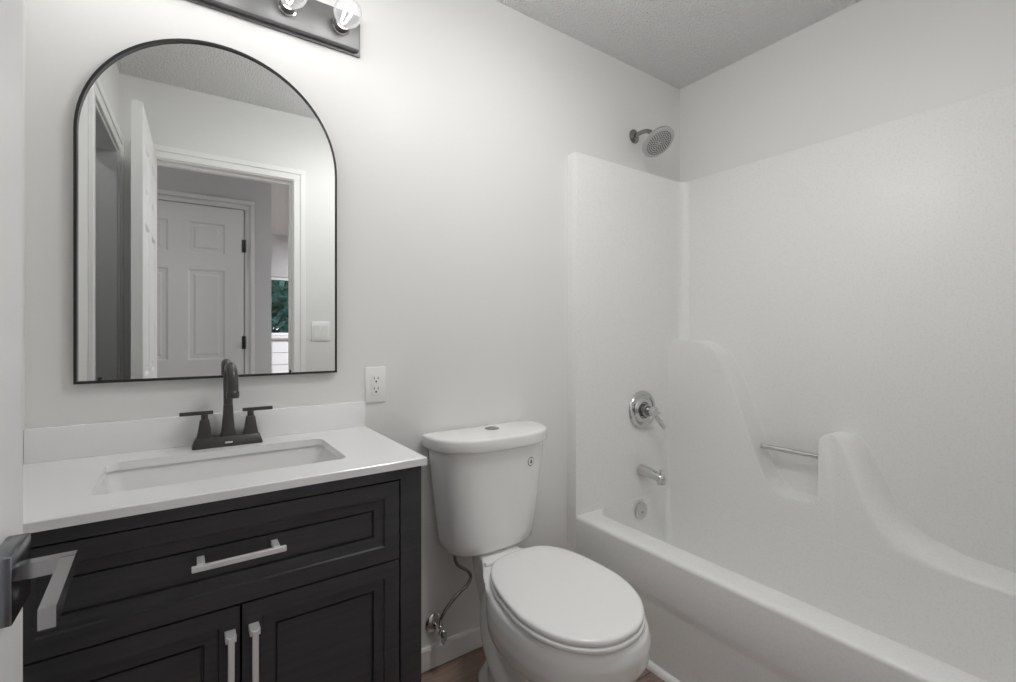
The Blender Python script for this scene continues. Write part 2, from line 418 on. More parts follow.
# tree beyond the window
t = thing('tree', 'leafy green tree outside the far window, small in the mirror', 'tree', (0.9, -9.5, -0.3))
b = BM(); tube(b, smooth_path([(0.9, -9.5, -0.3), (0.95, -9.45, 0.7), (0.85, -9.5, 1.6), (0.9, -9.5, 2.6)]), 0.12); obj('trunk', b, M['bark'], t)
b = BM()
for k in range(2600):
    a = random.uniform(0, 2*pi); e = math.acos(random.uniform(-1, 1)); r = random.uniform(0.55, 1.0)
    c = Vector((0.9 + 2.0*r*sin(e)*cos(a), -9.3 + 1.2*r*sin(e)*sin(a), 1.7 + 1.9*r*cos(e)))
    n1 = Vector((random.gauss(0, 1), random.gauss(0, 1), random.gauss(0, 1))).normalized(); u = n1.orthogonal().normalized(); v = n1.cross(u)
    s = random.uniform(0.08, 0.17)
    q = [b.verts.new(c + u*s*x + v*s*0.6*y) for x, y in ((-1, 0), (-0.2, 0.8), (1, 0), (-0.2, -0.8))]
    b.faces.new(q)
for k in range(26):
    c = Vector((0.9 + random.uniform(-1.3, 1.3), -9.5 + random.uniform(-0.4, 0.4), 1.6 + random.uniform(-1.5, 1.2)))
    bmesh.ops.create_icosphere(b, subdivisions=2, radius=0.55, matrix=Matrix.Translation(c))
obj('crown', b, M['leaf'], t, smooth=False)
b = BM(); box(b, -14, 16, -30, FY-0.13, -0.5, -0.3)
struct('ground', b, M['ground'], 'lawn outside the far window', 'ground')

# ------------------------------------------------------------------ vanity cabinet
VX0, VX1, VY = -0.280, 0.470, -0.465
VC = (VX0+VX1)/2
v = thing('vanity_cabinet', 'black bathroom vanity cabinet with one drawer and two doors', 'cabinet', (VC, VY/2, 0))
ZT = 0.857
b = BM()
box(b, VX0, VX1, VY, VY+0.020, 0.831, ZT)                 # top rail
box(b, VX0, -0.2285, VY, VY+0.020, 0.0, 0.831); box(b, 0.4185, VX1, VY, VY+0.020, 0.0, 0.831)   # stiles
box(b, -0.2285, 0.4185, VY, VY+0.020, 0.09, 0.13)         # bottom rail
obj('face_frame', b, M['cab'], v, smooth=False)
b = BM()
box(b, VX0, VX0+0.018, VY+0.020, -0.005, 0.0, ZT); box(b, VX1-0.018, VX1, VY+0.020, -0.005, 0.0, ZT)
box(b, VX0+0.018, VX1-0.018, -0.016, -0.005, 0.09, 0.70); box(b, VX0+0.018, VX1-0.018, VY+0.030, -0.016, 0.09, 0.108)
obj('carcass', b, M['cab'], v, smooth=False)
b = BM(); box(b, VX0+0.018, VX1-0.018, VY+0.0205, VY+0.024, 0.108, ZT)  # black sheet behind the fronts, standing for shade in their gaps
obj('gap_shade_sheet', b, M['gap'], v, smooth=False)
def shaker(bm, x0, x1, z0, z1, fr):
    us = [x0, x0+fr, x1-fr, x1]; vs = [z0, z0+fr, z1-fr, z1]
    V, pick = grid_panel(bm, us, vs, {(1, 1)}, lambda u, w_: Vector((u, VY, w_)), None)
    bm.normal_update()
    for (t_, dep) in ((0.0022, 0.0045), (0.021, 0.0015), (0.0012, 0.008), (0.0034, 0.0), (0.0012, -0.0045)):
        bmesh.ops.inset_region(bm, faces=pick, thickness=t_, use_even_offset=True)
        for q in {q for f in pick for q in f.verts}: q.co.y += dep
    B = {(i, j): bm.verts.new((us[i], VY+0.0185, vs[j])) for i in (0, 3) for j in (0, 3)}
    bm.faces.new((B[0, 0], B[3, 0], B[3, 3], B[0, 3]))
    for (a, c) in (((0, 0), (3, 0)), ((3, 0), (3, 3)), ((3, 3), (0, 3)), ((0, 3), (0, 0))):
        di = (c[0] > a[0]) - (c[0] < a[0]); dj = (c[1] > a[1]) - (c[1] < a[1])
        line = [V[a[0]+di*k, a[1]+dj*k] for k in range(4)]
        bm.faces.new(line + [B[c], B[a]])
def pull(bm, p0, p1, posts, out=0.033, w=0.0105):
    """flat bar handle between p0 and p1 (x,z), standing off the front"""
    (xa, za), (xb, zb) = p0, p1
    box(bm, min(xa, xb)-(w/2 if xa == xb else 0), max(xa, xb)+(w/2 if xa == xb else 0), VY-out, VY-out+0.008,
        min(za, zb)-(w/2 if za == zb else 0), max(za, zb)+(w/2 if za == zb else 0), 0.001, 1)
    return posts
G = 0.0026
def cab_pull(parent, p0, p1, posts, rec):
    b = BM(); pull(b, p0, p1, posts)
    for (px, pz) in posts: box(b, px-0.006, px+0.006, VY-0.0255, VY+rec, pz-0.005, pz+0.005, 0.0008, 1)
    o = obj('pull_handle', b, M['silver'], parent, smooth=False); o['label'] = 'flat silver bar handle'
dr = BM(); shaker(dr, -0.2285+G*1.4, 0.4185-G*1.4, 0.648+G/2, 0.831-G*1.2, 0.034)
dr = obj('drawer_front', dr, M['cab'], v, smooth=False)
cab_pull(dr, (0.0155, 0.747), (0.1705, 0.747), ((0.030, 0.7485), (0.154, 0.7485)), 0.0118)
dl = BM(); shaker(dl, -0.2285+G*1.4, VC-G*0.8, 0.13+G, 0.648-G, 0.034); dl = obj('cabinet_door', dl, M['cab'], v, smooth=False)
dR = BM(); shaker(dR, VC+G*0.8, 0.4185-G*1.4, 0.13+G, 0.648-G, 0.034); dR = obj('cabinet_door', dR, M['cab'], v, smooth=False)
for dd, px in ((dl, 0.0765), (dR, 0.1165)):
    b = BM(); pull(b, (px, 0.452), (px, 0.604), None)
    for pz in (0.463, 0.5975): box(b, px-0.009, px+0.009, VY-0.0265, VY, pz-0.0055, pz+0.0065, 0.0008, 1)
    o = obj('pull_handle', b, M['silver'], dd, smooth=False); o['label'] = 'flat silver bar handle'

# ------------------------------------------------------------------ vanity top with sink
CX0, CX1, CY = XL+0.0005, 0.4800, -0.477; ZT = 0.8574
CT = 0.875
vt = thing('countertop', 'white vanity countertop with backsplash and a sunken rectangular sink', 'countertop', (VC, CY/2, 0.8574))
SX0, SX1, SY0, SY1 = -0.136, 0.323, -0.378, -0.119
b = BM()
n = 6
inner = rrect(SX0, SX1, SY0, SY1, 0.022, n)
def rect_like(poly, x0, x1, y0, y1):
    """points on the outer rectangle matched to a rounded rectangle with the same count"""
    out = []; q = len(poly)//4
    cs = ((x1, y1), (x0, y1), (x0, y0), (x1, y0))
    for c in range(4): out += [cs[c]]*q
    return out
vi_t = [b.verts.new((x, y, CT)) for x, y in inner]; vi_b = [b.verts.new((x, y, ZT)) for x, y in inner]
oc = [(CX1, -0.0005), (CX0, -0.0005), (CX0, CY), (CX1, CY)]
eb = 0.002
vo_t = [b.verts.new((x + (-eb if x == CX1 else 0), y + (eb if y == CY else 0), CT)) for x, y in oc]
vo_m = [b.verts.new((x, y, CT-eb)) for x, y in oc]; vo_b = [b.verts.new((x, y, ZT)) for x, y in oc]
q = n+1
for (vi, vo) in ((vi_t, vo_t), (vi_b, vo_b)):
    for c in range(4):
        for k in range(n): b.faces.new((vi[c*q+k], vi[c*q+k+1], vo[c]))
        b.faces.new((vi[c*q+n], vi[((c+1) % 4)*q], vo[(c+1) % 4], vo[c]))
for i in range(4*q): b.faces.new((vi_t[i], vi_t[(i+1) % (4*q)], vi_b[(i+1) % (4*q)], vi_b[i]))
for c in range(4):
    e = (c+1) % 4
    b.faces.new((vo_t[c], vo_t[e], vo_m[e], vo_m[c])); b.faces.new((vo_m[c], vo_m[e], vo_b[e], vo_b[c]))
obj('counter_slab', b, M['quartz'], vt, angle=30)
b = BM(); box(b, CX0, CX1, -0.0195, -0.0005, CT, 0.953, 0.0018)
obj('backsplash', b, M['quartz'], vt)
b = BM()
rings = []
for (ins, z, r) in ((-0.022, ZT-0.0002, 0.034), (-0.006, ZT-0.0006, 0.026), (-0.004, ZT-0.006, 0.026), (0.014, ZT-0.07, 0.03), (0.034, ZT-0.105, 0.04), (0.06, ZT-0.122, 0.05), (0.10, ZT-0.128, 0.03)):
    rings.append([(x, y, z) for x, y in rrect(SX0+ins, SX1-ins, SY0+ins, SY1-ins, r, 6)])
loft(b, rings, False, True)
sk = obj('sink_basin', b, M['sink'], vt, angle=60)
b = BM(); lathe(b, ((SX0+SX1)/2, (SY0+SY1)/2, ZT-0.1278), (0, 0, 1), [(0, 0.03), (0.003, 0.03), (0.004, 0.024), (0.0045, 0.001)], 28)
obj('drain', b, M['chrome'], sk)

# ------------------------------------------------------------------ faucet
FX, FYY = 0.1025, -0.058; CT = 0.8753
f = thing('faucet', 'matte black two-lever faucet with a tall arched spout behind the sink', 'faucet', (FX, FYY, CT))
def sqring(cx, cy_, z, hx, hy, r): return [(x, y, z) for x, y in rrect(cx-hx, cx+hx, cy_-hy, cy_+hy, min(r, hx*0.99, hy*0.99), 4)]
b = BM(); loft(b, [sqring(FX, FYY, CT, 0.080, 0.026, 0.006), sqring(FX, FYY, CT+0.004, 0.0795, 0.0255, 0.006), sqring(FX, FYY, CT+0.022, 0.0735, 0.020, 0.005), sqring(FX, FYY, CT+0.0245, 0.071, 0.018, 0.005)])
fb = obj('faucet_base', b, M['bronze'], f)
b = BM(); box(b, FX-0.0085, FX+0.0085, FYY-0.0262, FYY-0.0232, CT+0.0085, CT+0.0125, 0.0004, 1)
o = obj('badge', b, M['silver'], fb); o['label'] = 'small silver maker badge'
b = BM()
ZB = CT+0.0245
loft(b, [sqring(FX, FYY, ZB, 0.0175, 0.0165, 0.004), sqring(FX, FYY, ZB+0.02, 0.0145, 0.014, 0.004), sqring(FX, FYY, ZB+0.055, 0.0118, 0.0118, 0.004), sqring(FX, FYY, ZB+0.082, 0.0108, 0.0108, 0.005)])
path = [(FX, FYY, ZB+0.075), (FX, FYY, ZB+0.11), (FX, FYY, 1.041)]
R = 0.043
for k in range(1, 13):
    a = pi*k/12; path.append((FX+0.004*(k/12), FYY - R + R*cos(a), 1.041 + R*sin(a)))
path += [(FX+0.004, FYY-2*R, 1.035), (FX+0.004, FYY-2*R-0.001, 1.022)]
rr = [0.0108, 0.0108, 0.0112] + [0.0112+0.0014*k/12 for k in range(1, 13)] + [0.0126, 0.0126]
tube(b, path, rr, 20)
sp = obj('spout', b, M['bronze'], f)
b = BM(); lathe(b, (FX+0.004, FYY-2*R-0.001, 1.024), (0, -0.05, -1), [(0, 0.0125), (0.002, 0.0142), (0.010, 0.0145), (0.017, 0.0135), (0.0175, 0.009)], 24)
obj('aerator', b, M['bronze'], sp)
for s in (-1, 1):
    hx = FX + s*0.0525
    b = BM()
    loft(b, [sqring(hx, FYY, ZB, 0.0175, 0.0165, 0.003), sqring(hx, FYY, ZB+0.018, 0.0142, 0.0138, 0.003), sqring(hx, FYY, ZB+0.045, 0.0105, 0.0105, 0.003), sqring(hx, FYY, ZB+0.0465, 0.0095, 0.0095, 0.003)])
    lathe(b, (hx, FYY, ZB+0.046), (0, 0, 1), [(0, 0.0078), (0.014, 0.0078)], 20)
    hb = obj('faucet_handle', b, M['bronze'], f)
    b = BM(); box(b, min(hx-s*0.019, hx+s*0.0535), max(hx-s*0.019, hx+s*0.0535), FYY-0.0055, FYY+0.0055, ZB+0.0595, ZB+0.0685, 0.001)
    obj('lever', b, M['bronze'], hb)

# ------------------------------------------------------------------ arched mirror
MX0, MX1, MZ0, MZ1 = -0.2070, 0.3935, 1.049, 1.948
MXC = (MX0+MX1)/2; MR = (MX1-MX0)/2
mr = thing('arched_mirror', 'arched wall mirror in a thin black frame above the vanity', 'mirror', (MXC, -0.01, MZ0))
def arch(ins, n=48):
    r = MR-ins; zc = MZ1-MR
    return [(MX0+ins, MZ0+ins), (MX1-ins, MZ0+ins)] + [(MXC + r*cos(pi*k/n), zc + r*sin(pi*k/n)) for k in range(n+1)]
b = BM()
A, B_ = arch(0), arch(0.0060)
YA, YB = -0.0005, -0.0178
r1 = [b.verts.new((x, YA, z)) for x, z in A]; r2 = [b.verts.new((x, YB, z)) for x, z in A]; r3 = [b.verts.new((x, YB, z)) for x, z in B_]; r4 = [b.verts.new((x, YA, z)) for x, z in B_]
N = len(A)
for i in range(N):
    j = (i+1) % N
    for p, q_ in ((r1, r2), (r2, r3), (r3, r4), (r4, r1)): b.faces.new((p[i], p[j], q_[j], q_[i]))
obj('mirror_frame', b, M['black'], mr, angle=30)
EPS = 0.0150                      # the glass is not quite parallel to the wall
b = BM()
def gy(x): return -0.0120 - EPS*(x-MXC)
C_ = arch(0.0056)
g1 = [b.verts.new((x, gy(x), z)) for x, z in C_]; g2 = [b.verts.new((x, gy(x)+0.004, z)) for x, z in C_]
b.faces.new(g1); b.faces.new(list(reversed(g2)))
for i in range(len(C_)): b.faces.new((g1[i], g1[(i+1) % len(C_)], g2[(i+1) % len(C_)], g2[i]))
obj('mirror_glass', b, M['mirror'], mr, smooth=False)
for x in (-0.161, 0.262):
    b = BM(); box(b, x-0.0025, x+0.0025, -0.0182, -0.0150, MZ0+0.006, MZ0+0.0135, 0.0006, 1); obj('clip', b, M['black'], mr)

# ------------------------------------------------------------------ vanity light bar
LX0, LX1, LZ0, LZ1 = -0.272, 0.468, 2.046, 2.168
LC = (LX0+LX1)/2
lb = thing('vanity_light', 'grey metal vanity light bar with clear bulbs above the mirror', 'light', (LC, -0.01, LZ0))
b = BM(); box(b, LX0, LX1, -0.007, -0.0005, LZ0, LZ1, 0.002); obj('back_plate', b, M['bar'], lb)
b = BM(); box(b, LX0+0.008, LX1-0.008, -0.030, -0.007, LZ0+0.008, LZ1-0.008, 0.003); obj('bar_housing', b, M['bar'], lb)
for k in range(5):
    x = LC + (k-2)*0.1500 + 0.003; z = (LZ0+LZ1)/2
    b = BM(); lathe(b, (x, -0.030, z), (0, -1, 0), [(0, 0.027), (0.003, 0.027), (0.005, 0.0225), (0.026, 0.0225), (0.028, 0.0245), (0.031, 0.0245), (0.032, 0.0205), (0.024, 0.0195), (0.010, 0.0195)], 32, True, True)
    so = obj('bulb_socket', b, M['dchrome'], lb)
    b = BM(); lathe(b, (x, -0.042, z), (0, -1, 0), [(0, 0.0135), (0.014, 0.0150), (0.024, 0.021), (0.038, 0.0315), (0.053, 0.0385), (0.066, 0.0400), (0.080, 0.037), (0.091, 0.029), (0.099, 0.016), (0.102, 0.001)], 32, False, True)
    gb = obj('bulb', b, M['bulbglass'], lb)
    b = BM(); 
    for a in range(4):
        an = a*pi/2+0.4; pa = Vector((x+0.008*cos(an), -0.066, z+0.008*sin(an))); pb = Vector((x+0.014*cos(an), -0.118, z+0.014*sin(an)))
        tube(b, [pa, pb], 0.0028, 8)
    obj('filament', b, M['filament'], gb)
    pd = bpy.data.lights.new('bulb_light', 'POINT'); pd.energy = BULB_W; pd.shadow_soft_size = 0.03; pd.color = (1.0, 0.995, 0.985)
    po = bpy.data.objects.new('bulb_light', pd); COL.objects.link(po); po.location = (x, -0.155, z)

# ------------------------------------------------------------------ outlet, switch
o = thing('wall_outlet', 'white double wall outlet beside the end of the backsplash', 'outlet', (0.5185, 0, 0.946))
b = BM(); box(b, 0.4845, 0.5530, -0.006, -0.0003, 0.946, 1.0605, 0.0025); obj('cover_plate', b, M['plate'], o)
b = BM()
box(b, 0.502, 0.5355, -0.0085, -0.006, 0.969, 1.0375, 0.001); obj('receptacle', b, M['plate'], o)
b = BM()
for zc in (0.988, 1.021):
    box(b, 0.5115, 0.5135, -0.0089, -0.0084, zc-0.001, zc+0.008); box(b, 0.5245, 0.5265, -0.0089, -0.0084, zc-0.001, zc+0.007)
    lathe(b, (0.519, -0.0084, zc-0.008), (0, -1, 0), [(0, 0.003), (0.0005, 0.003)], 14)
obj('socket_slots', b, M['slot'], o, smooth=False)
o = thing('light_switch', 'white double rocker light switch beside the doorway, seen in the mirror', 'switch', (0.645, YF, 1.125))
b = BM(); box(b, 0.587, 0.694, YF+0.0003, YF+0.006, 1.125, 1.240, 0.0025); obj('cover_plate', b, M['plate'], o)
for xc in (0.618, 0.663):
    b = BM(); prism(b, [(YF+0.006, 1.149), (YF+0.0075, 1.149), (YF+0.0105, 1.216), (YF+0.006, 1.216)], 'x', xc-0.0165, xc+0.0165); obj('rocker', b, M['plate'], o, smooth=False)

# ------------------------------------------------------------------ toilet
TX = 0.900
tl = thing('toilet', 'white two-piece toilet with closed lid between vanity and tub', 'toilet', (TX, -0.36, 0))
def egg(w_, yb, yf, z, cx=TX, n=64, pb=2.5, pf=2.1, mid=0.5):
    ym = yb + (yf-yb)*mid; out = []
    for k in range(n):
        a = 2*pi*k/n; c, s_ = cos(a), sin(a)
        e = pf if s_ < 0 else pb
        x = w_*math.copysign(abs(c)**(2/e), c); y = (ym-yf if s_ < 0 else yb-ym)*math.copysign(abs(s_)**(2/e), s_)
        out.append((cx+x, ym+y, z))
    return out
def remesh(o, voxel, it=6, fac=0.5):
    m_ = o.modifiers.new('r', 'REMESH'); m_.mode = 'VOXEL'; m_.voxel_size = voxel; m_.use_smooth_shade = True
    s_ = o.modifiers.new('s', 'SMOOTH'); s_.factor = fac; s_.iterations = it
    dg = bpy.context.evaluated_depsgraph_get(); dg.update()
    me = bpy.data.meshes.new_from_object(o.evaluated_get(dg)); old = o.data
    o.modifiers.clear(); o.data = me; me.name = old.name
    me.polygons.foreach_set('use_smooth', [True]*len(me.polygons)); me.update()
b = BM()
loft(b, [egg(w_, yb, yf, z, mid=0.52) for (z, w_, yb, yf) in (
    (0.0, 0.108, -0.14, -0.53), (0.015, 0.110, -0.138, -0.532), (0.04, 0.098, -0.15, -0.52), (0.12, 0.088, -0.16, -0.51), (0.18, 0.096, -0.18, -0.54), (0.225, 0.125, -0.20, -0.61),
    (0.262, 0.160, -0.22, -0.68), (0.295, 0.181, -0.235, -0.722), (0.33, 0.191, -0.24, -0.742), (0.37, 0.192, -0.24, -0.745), (0.398, 0.187, -0.245, -0.739), (0.409, 0.178, -0.25, -0.729))])
def slab(pts, z): return [(TX+x, y, z) for x, y in pts]
def deck(w0, w1, yb, yf, z, r=0.02):
    return [(TX+x, y, z) for x, y in
            [(w0, yb), (w0, yb-(yb-yf)*0.35), (w0+(w1-w0)*0.35, yb-(yb-yf)*0.6), (w1, yf), (-w1, yf), (-w0-(w1-w0)*0.35, yb-(yb-yf)*0.6), (-w0, yb-(yb-yf)*0.35), (-w0, yb)]]
loft(b, [deck(0.050, 0.06, -0.13, -0.30, 0.16), deck(0.058, 0.09, -0.12, -0.32, 0.24), deck(0.068, 0.130, -0.112, -0.34, 0.31), deck(0.076, 0.156, -0.108, -0.34, 0.36), deck(0.081, 0.160, -0.105, -0.32, 0.405), deck(0.079, 0.140, -0.107, -0.27, 0.419)])
for s in (-1, 1):
    tube(b, smooth_path([(TX+s*0.045, -0.22, 0.34), (TX+s*0.058, -0.195, 0.26), (TX+s*0.070, -0.23, 0.17), (TX+s*0.076, -0.31, 0.10), (TX+s*0.07, -0.40, 0.04)]), 0.038, 16)
loft(b, [egg(0.105, -0.10, -0.48, 0.0, mid=0.5), egg(0.106, -0.10, -0.48, 0.012, mid=0.5), egg(0.075, -0.12, -0.45, 0.05, mid=0.5)])
bowl = obj('bowl', b, M['porc'], tl); remesh(bowl, 0.0055, 5)
def lidring(ins, z): return [(0.894+(x-0.894)*(1-0.17*max(0.0, (y+0.50)/0.275)**1.3)+(y+0.60)*0.068, y, z_) for x, y, z_ in egg(0.186-ins, -0.226-ins, -0.737+ins, z, cx=0.894, n=96, pb=3.3, pf=2.1, mid=0.54)]
b = BM(); loft(b, [lidring(i, z) for i, z in ((0.008, 0.4105), (0.001, 0.4125), (-0.001, 0.416), (-0.001, 0.4225), (0.001, 0.4255), (0.006, 0.427))]); obj('seat', b, M['seat'], tl, angle=60)
b = BM(); loft(b, [lidring(i, z) for i, z in ((0.012, 0.4275), (0.012, 0.4298), (0.002, 0.4300), (0.0015, 0.434), (0.002, 0.4405), (0.005, 0.4438), (0.012, 0.4455), (0.05, 0.4470), (0.11, 0.4478))]); obj('seat_lid', b, M['seat'], tl, angle=60)
for s in (-1, 1):
    b = BM(); lathe(b, (0.896+s*0.075-0.02, -0.221, 0.425), (1, 0, 0), [(0, 0.005), (0.002, 0.0075), (0.038, 0.0075), (0.04, 0.005)], 20); box(b, 0.896+s*0.075-0.013, 0.896+s*0.075+0.013, -0.229, -0.213, 0.411, 0.422, 0.002); obj('seat_hinge', b, M['seat'], tl)
def dring(w_, yb, yf, z, cx=0.904, p=2.7, rb=0.02, n=40):
    """back straight, front bowed"""
    out = []
    ys = yb - 0.055
    for k in range(n+1):
        a = pi*k/n; c, s_ = cos(a), sin(a)
        out.append((cx + w_*math.copysign(abs(c)**(2/p), c), ys - (ys-yf)*abs(s_)**(2/p), z))
    m_ = 5
    for k in range(m_+1):
        a = pi + 0.0 - pi/2*k/m_; out.append((cx-w_+rb + rb*cos(a), yb-rb + rb*sin(a), z))
    for k in range(m_+1):
        a = pi/2 - pi/2*k/m_; out.append((cx+w_-rb + rb*cos(a), yb-rb + rb*sin(a), z))
    return out
b = BM()
loft(b, [dring(w_, yb, yf, z, rb=r_) for (z, w_, yb, yf, r_) in (
    (0.4205, 0.130, -0.045, -0.140, 0.012), (0.425, 0.156, -0.03, -0.160, 0.015), (0.438, 0.170, -0.024, -0.172, 0.018), (0.465, 0.1755, -0.022, -0.178, 0.02), (0.60, 0.193, -0.02, -0.193, 0.02), (0.70, 0.205, -0.02, -0.203, 0.02), (0.783, 0.214, -0.02, -0.209, 0.02))])
tank = obj('tank', b, M['porc'], tl, angle=50)
b = BM()
loft(b, [dring(w_, yb, yf, z, p=2.5, rb=0.016) for (z, w_, yb, yf) in (
    (0.7835, 0.226, -0.013, -0.221), (0.7850, 0.229, -0.012, -0.224), (0.790, 0.231, -0.011, -0.226), (0.818, 0.2315, -0.011, -0.2265), (0.8235, 0.230, -0.0125, -0.225), (0.8262, 0.226, -0.0165, -0.221), (0.8278, 0.214, -0.026, -0.209))])
obj('tank_lid', b, M['porc'], tl, angle=60)
b = BM()
lathe(b, (0.917, -0.082, 0.8272), (0, 0, 1), [(0, 0.026), (0.002, 0.026), (0.003, 0.0235), (0.0028, 0.022)], 32)
box(b, 0.9165, 0.9175, -0.104, -0.060, 0.8295, 0.8303)
o = obj('flush_button', b, M['dchrome'], tl); o['label'] = 'round chrome push button in the tank lid'
# round emblem on the tank front
b = BM()
def tank_front(x, z):
    k = (z-0.60)/(0.70-0.60); w_ = 0.188+0.016*k; yf = -0.193-0.010*k; ys = -0.075; c = min(0.999, abs((x-0.904)/w_)**(2.7/2)); return ys-(ys-yf)*(1-c*c)**(1/2.7)
ex, ez = 1.004, 0.722
p0 = Vector((ex, tank_front(ex, ez), ez)); nrm = Vector((-(tank_front(ex+0.004, ez)-tank_front(ex-0.004, ez))/0.008, 1, 0)) * -1; nrm.normalize()
lathe(b, p0 - nrm*0.0022, nrm, [(0, 0.0150), (0.0028, 0.0150), (0.0030, 0.0142)], 28)
em = obj('tank_emblem', b, M['dchrome'], tl); em['label'] = 'small round emblem with a dark drop'
b = BM(); lathe(b, p0 - nrm*0.0022, nrm, [(0.0029, 0.0128), (0.0034, 0.0126)], 28); obj('emblem_disc', b, M['plate'], em)
b = BM(); u_, v_, _ = frame_of(nrm)
pts = [(x*1.6, z*1.4) for x, z in [(0, 0.0062), (0.0024, 0.001), (0.0032, -0.002), (0.002, -0.0046), (0, -0.0055), (-0.002, -0.0046), (-0.0032, -0.002), (-0.0024, 0.001)]]
side = Vector((0, 0, 1)).cross(nrm)
loft(b, [[p0 + nrm*h_ + side*x + Vector((0, 0, 1))*z for x, z in pts] for h_ in (0.0013, 0.0022)])
obj('emblem_drop', b, M['slot'], em, smooth=False)

# ------------------------------------------------------------------ water supply for the toilet
VXX, VZ = 0.727, 0.156
sv = thing('supply_valve', 'chrome shut-off valve with a flexible hose to the toilet tank', 'valve', (VXX, 0, VZ))
b = BM(); lathe(b, (VXX, -0.0003, VZ), (0, -1, 0), [(0, 0.033), (0.004, 0.0325), (0.009, 0.027), (0.013, 0.016), (0.014, 0.010)], 32); obj('escutcheon', b, M['chrome'], sv)
b = BM(); lathe(b, (VXX, -0.012, VZ), (0, -1, 0), [(0, 0.0085), (0.03, 0.0085), (0.031, 0.012), (0.05, 0.012), (0.051, 0.008), (0.058, 0.008)], 20)
lathe(b, (VXX, -0.052, VZ-0.012), (0, 0, 1), [(0, 0.010), (0.03, 0.010), (0.031, 0.0075), (0.05, 0.0075)], 18); obj('valve_body', b, M['chrome'], sv)
b = BM(); lathe(b, (VXX, -0.068, VZ), (0, -1, 0), [(0, 0.006), (0.004, 0.012), (0.010, 0.013), (0.014, 0.010), (0.015, 0.004)], 20)
loft(b, [[(VXX+0.011*cos(2*pi*k/24)*(1), -0.078+h_, VZ-0.010+0.026*sin(2*pi*k/24)) for k in range(24)] for h_ in (0, 0.006)]); obj('valve_handle', b, M['chrome'], sv)
b = BM(); tube(b, smooth_path([(VXX, -0.052, VZ+0.036), (0.731, -0.056, 0.205), (0.746, -0.06, 0.228), (0.783, -0.06, 0.258), (0.826, -0.06, 0.282), (0.842, -0.06, 0.307), (0.830, -0.06, 0.332), (0.793, -0.06, 0.362), (0.780, -0.06, 0.384), (0.779, -0.06, 0.4185)], 10), 0.0058, 14)
obj('supply_hose', b, M['dchrome'], sv)
b = BM(); lathe(b, (0.779, -0.06, 0.407), (0, 0, 1), [(0, 0.011), (0.0125, 0.014)], 12); obj('hose_nut', b, M['plate'], sv)

# ------------------------------------------------------------------ one-piece tub and surround
TX0, TX1, RZ = 1.354, 1.968, 0.405
TY0, TY1 = YF+0.0005, -0.052
XP = 2.080
tb = thing('tub_shower_unit', 'white one-piece bathtub with moulded shower surround', 'bathtub', ((TX0+TX1)/2, -0.75, 0))
b = BM()
# apron + outer rim: profile swept along y
prof = [(TX0+0.007, 0.0), (TX0+0.007, 0.215), (TX0+0.006, 0.226), (TX0+0.002, 0.246), (TX0+0.001, 0.257), (TX0, 0.392), (TX0+0.0015, 0.398), (TX0+0.005, 0.4025), (TX0+0.011, RZ), (TX0+0.03, RZ+0.0005)]
vp = [[b.verts.new((x, y, z)) for x, z in prof] for y in (TY1, TY0)]
for i in range(len(prof)-1): b.faces.new((vp[0][i], vp[0][i+1], vp[1][i+1], vp[1][i]))
XI0 = 1.452
def tubring(ins, z, far=0.0):
    return [(x, y, z) for x, y in rrect(XI0+ins, TX1-0.0006-far, TY0+0.06+ins*1.4+far, TY1-0.0006-far*0.8, (0.02+far*0.6, 0.075, 0.10, 0.10), 10)]
q = 11
top = tubring(0.0, RZ); tv = [b.verts.new(p) for p in top]
oc = [b.verts.new(p) for p in ((XP, TY1, RZ), (TX0+0.03, TY1, RZ+0.0005), (TX0+0.03, TY0, RZ+0.0005), (XP, TY0, RZ))]
for c in range(4):
    for k in range(10): b.faces.new((tv[c*q+k], tv[c*q+k+1], oc[c]))
    b.faces.new((tv[c*q+10], tv[((c+1) % 4)*q], oc[(c+1) % 4], oc[c]))
rings = [tubring(0.006, RZ-0.002), tubring(0.014, RZ-0.009), tubring(0.020, RZ-0.025), tubring(0.04, 0.22, 0.012), tubring(0.06, 0.13, 0.03), tubring(0.085, 0.08, 0.06), tubring(0.13, 0.06, 0.11)]
prev = tv
for r_ in rings:
    cur = [b.verts.new(p) for p in r_]
    for i in range(len(cur)): j = (i+1) % len(cur); b.faces.new((prev[i], prev[j], cur[j], cur[i]))
    prev = cur
b.faces.new(prev)
bmesh.ops.remove_doubles(b, verts=b.verts, dist=1e-5)
obj('tub', b, M['acryl'], tb, angle=35)
# end panel on the faucet wall, and its twin at the near end
b = BM(); prism(b, [(TX0, -0.0005), (TX0, TY1+0.005), (TX0+0.0015, TY1+0.0015), (TX0+0.005, TY1), (XR-0.0005, TY1), (XR-0.0005, -0.0005)], 'z', 0.0005, 1.928)
obj('end_panel', b, M['acryl'], tb, angle=40)
b = BM(); box(b, TX0+0.03, XR-0.0005, TY0, TY0+0.05, RZ+0.0005, 1.928, 0.006, 3)
obj('end_panel', b, M['acryl'], tb, angle=40)
# long panel with a cove at the corner
b = BM(); box(b, XP, XR-0.0005, TY0+0.05, TY1, RZ, 1.928, 0.004, 2)
rc = 0.045
poly = [(XP+0.001, TY1+0.001)] + [(XP+0.001-rc+rc*sin(radians(a)) if False else XP-rc+rc*sin(radians(90-a)), TY1-rc+rc*cos(radians(90-a))) for a in range(0, 91, 9)]
prism(b, poly, 'z', RZ, 1.9275)
obj('long_panel', b, M['acryl'], tb, angle=50)
